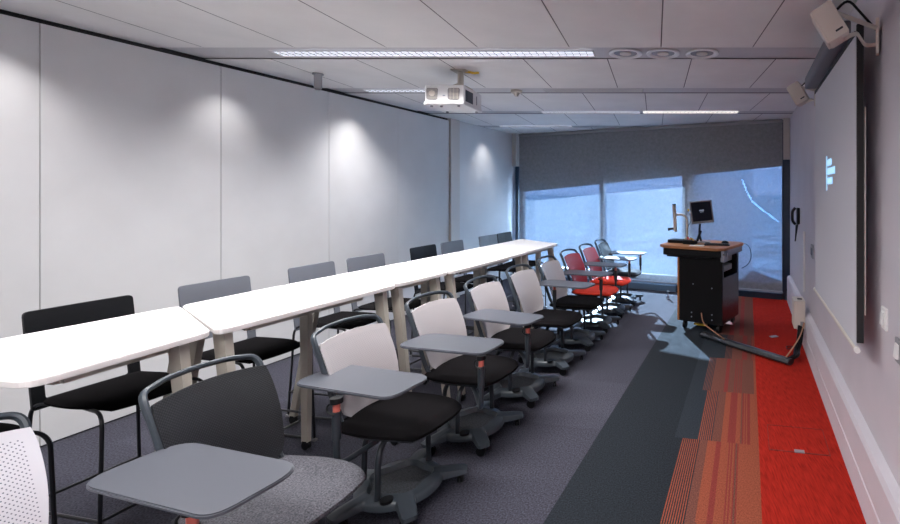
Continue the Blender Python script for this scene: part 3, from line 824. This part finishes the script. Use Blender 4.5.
# phone
ph = thing('wall_phone', 'black wall phone handset hanging near the window', 'phone', R(UR, 5.9, 1.28), -TH)
bm = bmesh.new(); box(bm, (-.018, 0, .03), (.036, .09, .20), bev=.01); obj('phone_body', bm, 'black', ph)
bm = bmesh.new(); tube(bm, smoothpath([(-.05, -.01, .13), (-.085, -.01, .09), (-.085, -.01, -.03), (-.05, -.01, -.07)], .03, 4), .018, 10); obj('handset', bm, 'black', ph, True)
bm = bmesh.new(); tube(bm, smoothpath([(-.04, .0, -.07), (-.05, -.02, -.26), (-.05, .03, -.28), (-.02, .02, -.07)], .03, 4), .008, 8); obj('phone_cord', bm, 'black', ph, True)
pl = thing('wall_socket', 'dark grey socket plate on the wall between phone and screen', 'socket', R(UR, 4.72, 1.03), -TH)
bm = bmesh.new(); box(bm, (-.006, 0, 0), (.012, .13, .13), bev=.003); obj('plate', bm, 'grey', pl)
bm = bmesh.new(); box(bm, (-.014, 0, 0), (.006, .09, .07), bev=.002); obj('insert', bm, 'slate_d', pl)
def v_right(px, u=UR):
    k = (px-655)/470.; Z = u/(CO*k-SI); return SI*k*Z+CO*Z
for i, (px, zc, lab) in enumerate(((886, 1.03, 'white light switch on the right wall beside the projection screen'), (900.5, .95, 'light switch plate cut by the right frame edge'))):
    sw = thing('light_switch', lab, 'switch', R(UR, v_right(px), zc), -TH)
    bm = bmesh.new(); box(bm, (-.006, 0, 0), (.012, .075, .10), bev=.004); obj('plate', bm, 'white' if i == 0 else 'grey', sw)
    bm = bmesh.new(); box(bm, (-.015, 0, 0), (.012, .04, .06), Matrix.Rotation(.12, 3, 'Y'), bev=.003); obj('rocker', bm, 'white', sw)

# ------------------------------------------------------------------ projection screen
SU = .50
va_, vb2 = v_right(856, SU), v_right(815.5, SU)
ps = thing('projection_screen', 'white pull-down projection screen on the right wall', 'screen', R(SU, (va_+vb2)/2, 0), -TH)
L_ = (vb2-va_)
ztop = 2.36; zb0 = .86
bm = bmesh.new(); box(bm, (0, 0, (ztop+zb0)/2), (.004, L_, ztop-zb0)); obj('screen_fabric', bm, 'screenw', ps)
bm = bmesh.new(); tube(bm, [(0, -L_/2-.012, zb0), (0, L_/2+.012, zb0)], .012, 10); br = obj('bottom_bar', bm, 'cream', ps)
bm = bmesh.new()
for s_ in (-1, 1):
    cyl(bm, (0, s_*(L_/2+.012), zb0), (0, s_*(L_/2+.028), zb0), .014, 12)
obj('bar_cap', bm, 'white', br)
bm = bmesh.new(); box(bm, (-.03, .10, ztop+.07), (.09, L_-.14, .09), bev=.012); box(bm, (.06, 0, ztop+.07), (.096, .06, .06)); obj('housing', bm, 'greyback', ps)
bm = bmesh.new(); box(bm, (-.003, 0, ztop-.01), (.008, L_, .02)); obj('slot_edge', bm, 'black', ps)
# projected crest: side bar and three short text lines
vlog = v_right(831, SU)-(va_+vb2)/2
bm = bmesh.new()
def lg(y0, y1, z): box(bm, (-.0035, -(y0+y1)/2+vlog, z), (.001, abs(y1-y0), .034))
box(bm, (-.0035, vlog+.14, 1.72), (.001, .03, .22))
for y0, y1, z in ((-.10, .05, 1.785), (-.10, .16, 1.73), (-.10, .08, 1.670)):
    n = max(2, int((y1-y0)/.026)); 
    for q in range(n):
        a = y0+(y1-y0)*q/n; box(bm, (-.0035, vlog-(a+.005), z), (.001, .021, .044 if q % 2 else .036))
obj('projected_logo', bm, 'proj', ps)
bm = bmesh.new(); box(bm, (.018, -L_/2+.0, 1.64), (.030, .02, 1.50)); obj('dark_edge_strip', bm, 'gap', ps)  # dark strip along the near edge of the screen
bm = bmesh.new(); cyl(bm, (.040, -L_/2-.0, 1.02), (.040, -L_/2-.0, 2.0), .004, 8); obj('pull_rod', bm, 'cream', ps)

# ------------------------------------------------------------------ wall speakers
def bez(px, py, u):
    k = (px-655)/470.; Z = u/(CO*k-SI); return Vector((k*Z, Z, H+(192-py)/470*Z))
def speaker(pos, sc, lab, rz, arm_to):
    t = thing('wall_speaker', lab, 'speaker', pos, rz)
    rt = Matrix.Rotation(math.radians(-28), 3, 'Y') @ Matrix.Rotation(math.radians(4), 3, 'X')
    bm = bmesh.new(); box(bm, (0, 0, 0), (.13*sc, .20*sc, .235*sc), rt, bev=.014*sc); obj('cabinet', bm, 'cream', t, True)
    bm = bmesh.new(); box(bm, rt @ Vector((-.068*sc, 0, 0)), (.02*sc, .188*sc, .222*sc), rt, bev=.008*sc); obj('grille', bm, 'cream', t, True)
    bm = bmesh.new(); box(bm, rt @ Vector((.02*sc, -.1012*sc, -.075*sc)), (.045*sc, .002, .012*sc), rt); obj('name_plate', bm, 'slate_d', t)
    bm = bmesh.new()
    a = arm_to-Vector(pos); a = Matrix.Rotation(-rz, 3, 'Z') @ a
    tube(bm, smoothpath([rt @ Vector((.02*sc, .0, -.118*sc)), rt @ Vector((.10*sc, 0, -.128*sc)), a+Vector((-.06, 0, 0)), a], .03, 3), .010*sc, 8, rx=.015*sc)
    tube(bm, [rt @ Vector((.06*sc, 0, .05*sc)), a+Vector((0, 0, .10*sc))], .014*sc, 8)
    box(bm, a+Vector((-.008, 0, .05*sc)), (.016, .06*sc, .24*sc), bev=.003); obj('bracket', bm, 'cream', t, True)
    bm = bmesh.new(); tube(bm, smoothpath([rt @ Vector((.06*sc, 0, .06*sc)), Vector((.10*sc, -.02, .14*sc)), a+Vector((-.01, .02, .10*sc))], .05, 4), .006, 6); obj('speaker_cable', bm, 'black', t, True)
    return t
p1 = bez(831, 25, .36); a1 = bez(866, 28, .61)
a1 = R(.60, (SI*p1.x+CO*p1.y)+.16, p1.z-.05)
speaker(p1, .70, 'cream wall speaker on a bracket, nearest the camera, above the screen', -TH-.25, a1)
p2 = bez(799, 94, .45); a2 = R(.60, (SI*p2.x+CO*p2.y), p2.z-.06)
speaker(p2, .82, 'cream wall speaker on a bracket farther away, near the far end of the screen', -TH-.3, a2)

# ------------------------------------------------------------------ ceiling things
def cyx(px, Y): return (px-655)/470.*Y
def louvre(x0, x1, y, w, mg, lab, mats=None):
    t = thing('ceiling_light', lab, 'light', ((x0+x1)/2, y, CZ), 0)
    L0 = x1-x0
    bm = bmesh.new()
    for (c, s) in (((0, -w/2, -.0025), (L0, .012, .009)), ((0, w/2, -.0025), (L0, .012, .009)), ((-L0/2, 0, -.0025), (.012, w+.012, .009)), ((L0/2, 0, -.0025), (.012, w+.012, .009))): box(bm, c, s)
    obj('light_frame', bm, 'strip', t)
    bm = bmesh.new(); box(bm, (0, 0, .003), (L0-.012, w-.012, .004)); obj('diffuser', bm, mg, t)
    bm = bmesh.new(); n = int(L0/.055)
    for k in range(1, n): box(bm, (-L0/2+L0*k/n, 0, -.003), (.006, w-.012, .006))
    box(bm, (0, 0, -.003), (L0-.02, .004, .006))
    o = obj('louvre_blades', bm, 'strip', t)
    return t
Y1, Y2, Y3, Y4 = 3.70, 5.06, 6.43, 7.80
louvre(cyx(277, Y1), cyx(594, Y1), Y1, .15, 'glow', 'long louvred ceiling light lit above the tables, nearest one')
louvre(cyx(366, Y2), cyx(447, Y2), Y2, .12, 'glow', 'louvred ceiling light lit, left of the projector in the second strip')
louvre(cyx(545, Y2), cyx(643, Y2), Y2, .10, 'glowdim', 'dim louvred ceiling light in the second strip, right of the smoke detector')
louvre(cyx(542, Y3), cyx(640, Y3), Y3, .11, 'glow', 'louvred ceiling light in the third strip, left of the brightest one')
louvre(cyx(643, Y3), cyx(738, Y3), Y3, .11, 'glowhot', 'brightest narrow ceiling light in the third strip before the blind')
louvre(cyx(500, Y4), cyx(572, Y4), Y4, .10, 'glow', 'louvred ceiling light closest to the blind in the last strip')
for px, nm in ((625.5, 'left'), (663, 'middle'), (702, 'right')):
    t = thing('downlight', 'round white recessed ceiling downlight, %s of the three in a row' % nm, 'downlight', (cyx(px, Y1), Y1, CZ), 0, 'recessed downlights beside the long louvre')
    bm = bmesh.new(); n = 32
    rr = [(.132, .0), (.130, -.008), (.112, -.012), (.096, -.004), (.090, .002)]
    L0 = [[bm.verts.new((r*math.cos(2*math.pi*k/n), r*math.sin(2*math.pi*k/n), z)) for k in range(n)] for r, z in rr]
    for A, B in zip(L0[:-1], L0[1:]):
        for k in range(n): bm.faces.new((A[k], B[k], B[(k+1) % n], A[(k+1) % n]))
    obj('trim_ring', bm, 'white', t, True)
    bm = bmesh.new(); cyl(bm, (0, 0, .001), (0, 0, .004), .091, 24); obj('reflector', bm, 'grey', t, True)
    bm = bmesh.new(); cyl(bm, (0, 0, -.006), (0, 0, .001), .045, 20); obj('lamp', bm, 'cream', t, True)
# cylinder sensor
t = thing('ceiling_sensor', 'short grey cylinder hanging from the ceiling near the left wall', 'sensor', ((318-655)/470*4.32, 4.32, CZ))
bm = bmesh.new(); cyl(bm, (0, 0, -.001), (0, 0, -.012), .045, 24); obj('mounting_plate', bm, 'grey', t, True)
bm = bmesh.new(); cyl(bm, (0, 0, -.012), (0, 0, -.135), .032, 24); cyl(bm, (0, 0, -.135), (0, 0, -.150), .032, 24, .022); obj('sensor_body', bm, 'grey', t, True)
t = thing('smoke_detector', 'round cream smoke detector on the ceiling right of the projector', 'smoke detector', (cyx(516.5, Y2), Y2, CZ+.004))
bm = bmesh.new(); cyl(bm, (0, 0, 0), (0, 0, -.03), .06, 24, .058); obj('detector_base', bm, 'cream', t, True)
bm = bmesh.new(); cyl(bm, (0, 0, -.03), (0, 0, -.055), .035, 24, .025); cyl(bm, (0, 0, -.055), (0, 0, -.065), .018, 16); obj('detector_cap', bm, 'cream', t, True)
# projector
pz = 2.435
pj = thing('projector', 'white projector hanging from the ceiling over the tables', 'projector', ((444-655)/470*4.02, 4.02, pz), 0)
W_, D_, H_ = .335, .42, .165
def vplate(bm, outline, y, hole_list=()):
    pass
bm = bmesh.new()
box(bm, (0, D_/2, 0), (W_, D_, H_), bev=.012); box(bm, (-.01, D_/2+.02, -H_/2+.012), (W_+.02, D_, .03), bev=.008)
obj('projector_case', bm, 'white', pj)
for (cx, cw) in ((-.10, .10), (.085, .105)):
    bm = bmesh.new()
    o2 = roundpoly([(cx-cw/2, -.05), (cx+cw/2-.01, -.055), (cx+cw/2, .05), (cx-cw/2, .05)], .022, 5)
    vs = [bm.verts.new((x, -.002, z+.006)) for x, z in o2]; bm.faces.new(vs)
    ex = bmesh.ops.extrude_face_region(bm, geom=list(bm.faces)); 
    for g_ in ex['geom']:
        if isinstance(g_, bmesh.types.BMVert): g_.co.y = .004
    for g_ in bm.faces: g_.material_index = 0
    for k in range(9):
        box(bm, (cx, -.004, -.045+k*.0115+.006), (cw*.86, .004, .004), mi=1)
    if cx > 0:
        for k in range(3): box(bm, (cx-.03+k*.03, -.006, .005), (.004, .003, .09), mi=1)
    else:
        cyl(bm, (cx, -.002, .01), (cx, -.010, .01), .026, 16, mi=1)
    obj('vent_grille', bm, ['grey', 'cream'], pj)
bm = bmesh.new(); box(bm, (0, -.001, -.01), (.022, .002, .008)); o = obj('badge', bm, 'steel', pj)
bm = bmesh.new(); box(bm, (W_/2+.001, .12, 0), (.006, .16, .10), bev=.002); box(bm, (W_/2+.004, .12, 0), (.006, .12, .07), bev=.002); obj('lens_window', bm, 'frame_dk', pj)
bm = bmesh.new(); box(bm, (W_/2+.001, .29, .0), (.004, .015, .08)); obj('side_slot', bm, 'grey', pj)
bm = bmesh.new()
for x, y in ((-.13, .05), (-.05, .06), (.11, .04), (.14, .36), (-.13, .36)): cyl(bm, (x, y, -H_/2-.002), (x, y, -H_/2-.016), .011, 12)
obj('foot', bm, 'grey', pj)
bm = bmesh.new(); cyl(bm, (.06, .2, H_/2), (.06, .2, CZ-pz), .026, 16); box(bm, (.06, .2, H_/2+.012), (.16, .16, .02), bev=.004); box(bm, (-.0, .2, H_/2+.03), (.10, .03, .02), Matrix.Rotation(-.4, 3, 'Y')); box(bm, (.06, .2, CZ-pz-.006), (.13, .13, .012), bev=.002)
obj('ceiling_mount', bm, 'leg', pj, True)
bm = bmesh.new(); tube(bm, smoothpath([(.10, .2, CZ-pz-.005), (.16, .24, CZ-pz-.015), (.20, .26, CZ-pz-.004)], .03), .01, 6); o = obj('mount_cable', bm, 'yel', pj, True)
# floor box in red carpet
fb_ = thing('floor_box', 'flush floor box with small handle in the red carpet', 'floor box', R(.31, 3.10, .0), -TH)
bm = bmesh.new()
box(bm, (0, -.10, .002), (.36, .007, .004)); box(bm, (0, .22, .001), (.36, .004, .002)); box(bm, (-.18, .06, .001), (.004, .32, .002)); box(bm, (.18, .06, .001), (.004, .32, .002))
obj('lid_edge', bm, 'cpt_rd', fb_)
bm = bmesh.new(); box(bm, (0, -.09, .004), (.06, .03, .007), bev=.002); obj('handle', bm, 'grey', fb_)

# ------------------------------------------------------------------ lights
def area(name, loc, sx, sy, e, col, rot=(0, 0, 0), spread=None):
    d = bpy.data.lights.new(name, 'AREA'); d.shape = 'RECTANGLE'; d.size = sx; d.size_y = sy; d.energy = e; d.color = col
    if spread: d.spread = spread
    o = bpy.data.objects.new(name, d); o.location = loc; o.rotation_euler = rot; COL.objects.link(o); return o
def spot(name, loc, aim, e, size, blend, col=(1, .97, .95), r=.03):
    d = bpy.data.lights.new(name, 'SPOT'); d.energy = e; d.spot_size = math.radians(size); d.spot_blend = blend; d.color = col; d.shadow_soft_size = r
    o = bpy.data.objects.new(name, d); o.location = loc; o.rotation_euler = (Vector(aim)-Vector(loc)).to_track_quat('-Z', 'Y').to_euler(); COL.objects.link(o)
    return o
COOL = (1.0, .975, .97)
area('strip_or_fill_lamp', ((cyx(277, Y1)+cyx(594, Y1))/2, Y1, CZ-.03), 2.3, .12, 42, COOL, spread=math.radians(112))
area('strip_or_fill_lamp', (cyx(406, Y2), Y2, CZ-.03), .8, .1, 14, COOL, spread=math.radians(112))
area('strip_or_fill_lamp', (cyx(640, Y3), Y3, CZ-.03), 2.2, .1, 16, COOL, spread=math.radians(112))
area('strip_or_fill_lamp', (-2.0, 2.34, CZ-.03), 2.2, .12, 40, COOL, spread=math.radians(150))
area('strip_or_fill_lamp', (-1.6, .6, CZ-.03), 2.6, .12, 52, COOL, spread=math.radians(165))  # added fill lamp out of view, sits on no ceiling strip
area('strip_or_fill_lamp', (-.8, -1.2, CZ-.03), 2.6, .12, 50, COOL, spread=math.radians(165))  # added fill lamp behind the camera, to brighten the near end
# wall washing spots near the left wall
for v, e in ((.75, 20), (1.95, 20), (3.17, 18), (4.47, 20), (7.15, 24)):
    a = R(UL+.27, v, CZ-.02); b = R(UL+.06, v, .9)
    spot('wall_spot', a, b, e, 84, 1.0)
# daylight
w = bpy.data.worlds.new('World'); S.world = w; w.use_nodes = True
bg = w.node_tree.nodes['Background']; bg.inputs[0].default_value = (.30, .52, 1.0, 1); bg.inputs[1].default_value = 2.2
su = bpy.data.lights.new('sun', 'SUN'); su.energy = 88; su.angle = math.radians(.6); su.color = (.70, .86, 1.0)
so = bpy.data.objects.new('sun', su); d = R(.435, -.90, 0); d.z = -math.tan(math.radians(24.5))
so.rotation_euler = d.to_track_quat('-Z', 'Y').to_euler(); COL.objects.link(so)

# ------------------------------------------------------------------ camera
cd = bpy.data.cameras.new('camera'); cd.sensor_width = 36; cd.lens = 36*470/900; cd.shift_x = -205/900; cd.shift_y = -70/900; cd.clip_start = .02
cam = bpy.data.objects.new('camera', cd); cam.location = (0, 0, H); cam.rotation_euler = (math.pi/2, 0, 0); COL.objects.link(cam); S.camera = cam
S.view_settings.view_transform = 'Standard'; S.view_settings.look = 'None'; S.view_settings.gamma = 1; S.view_settings.use_curve_mapping = False
S.view_settings.exposure = 0.27
S.cycles.max_bounces = 8; S.cycles.use_denoising = True
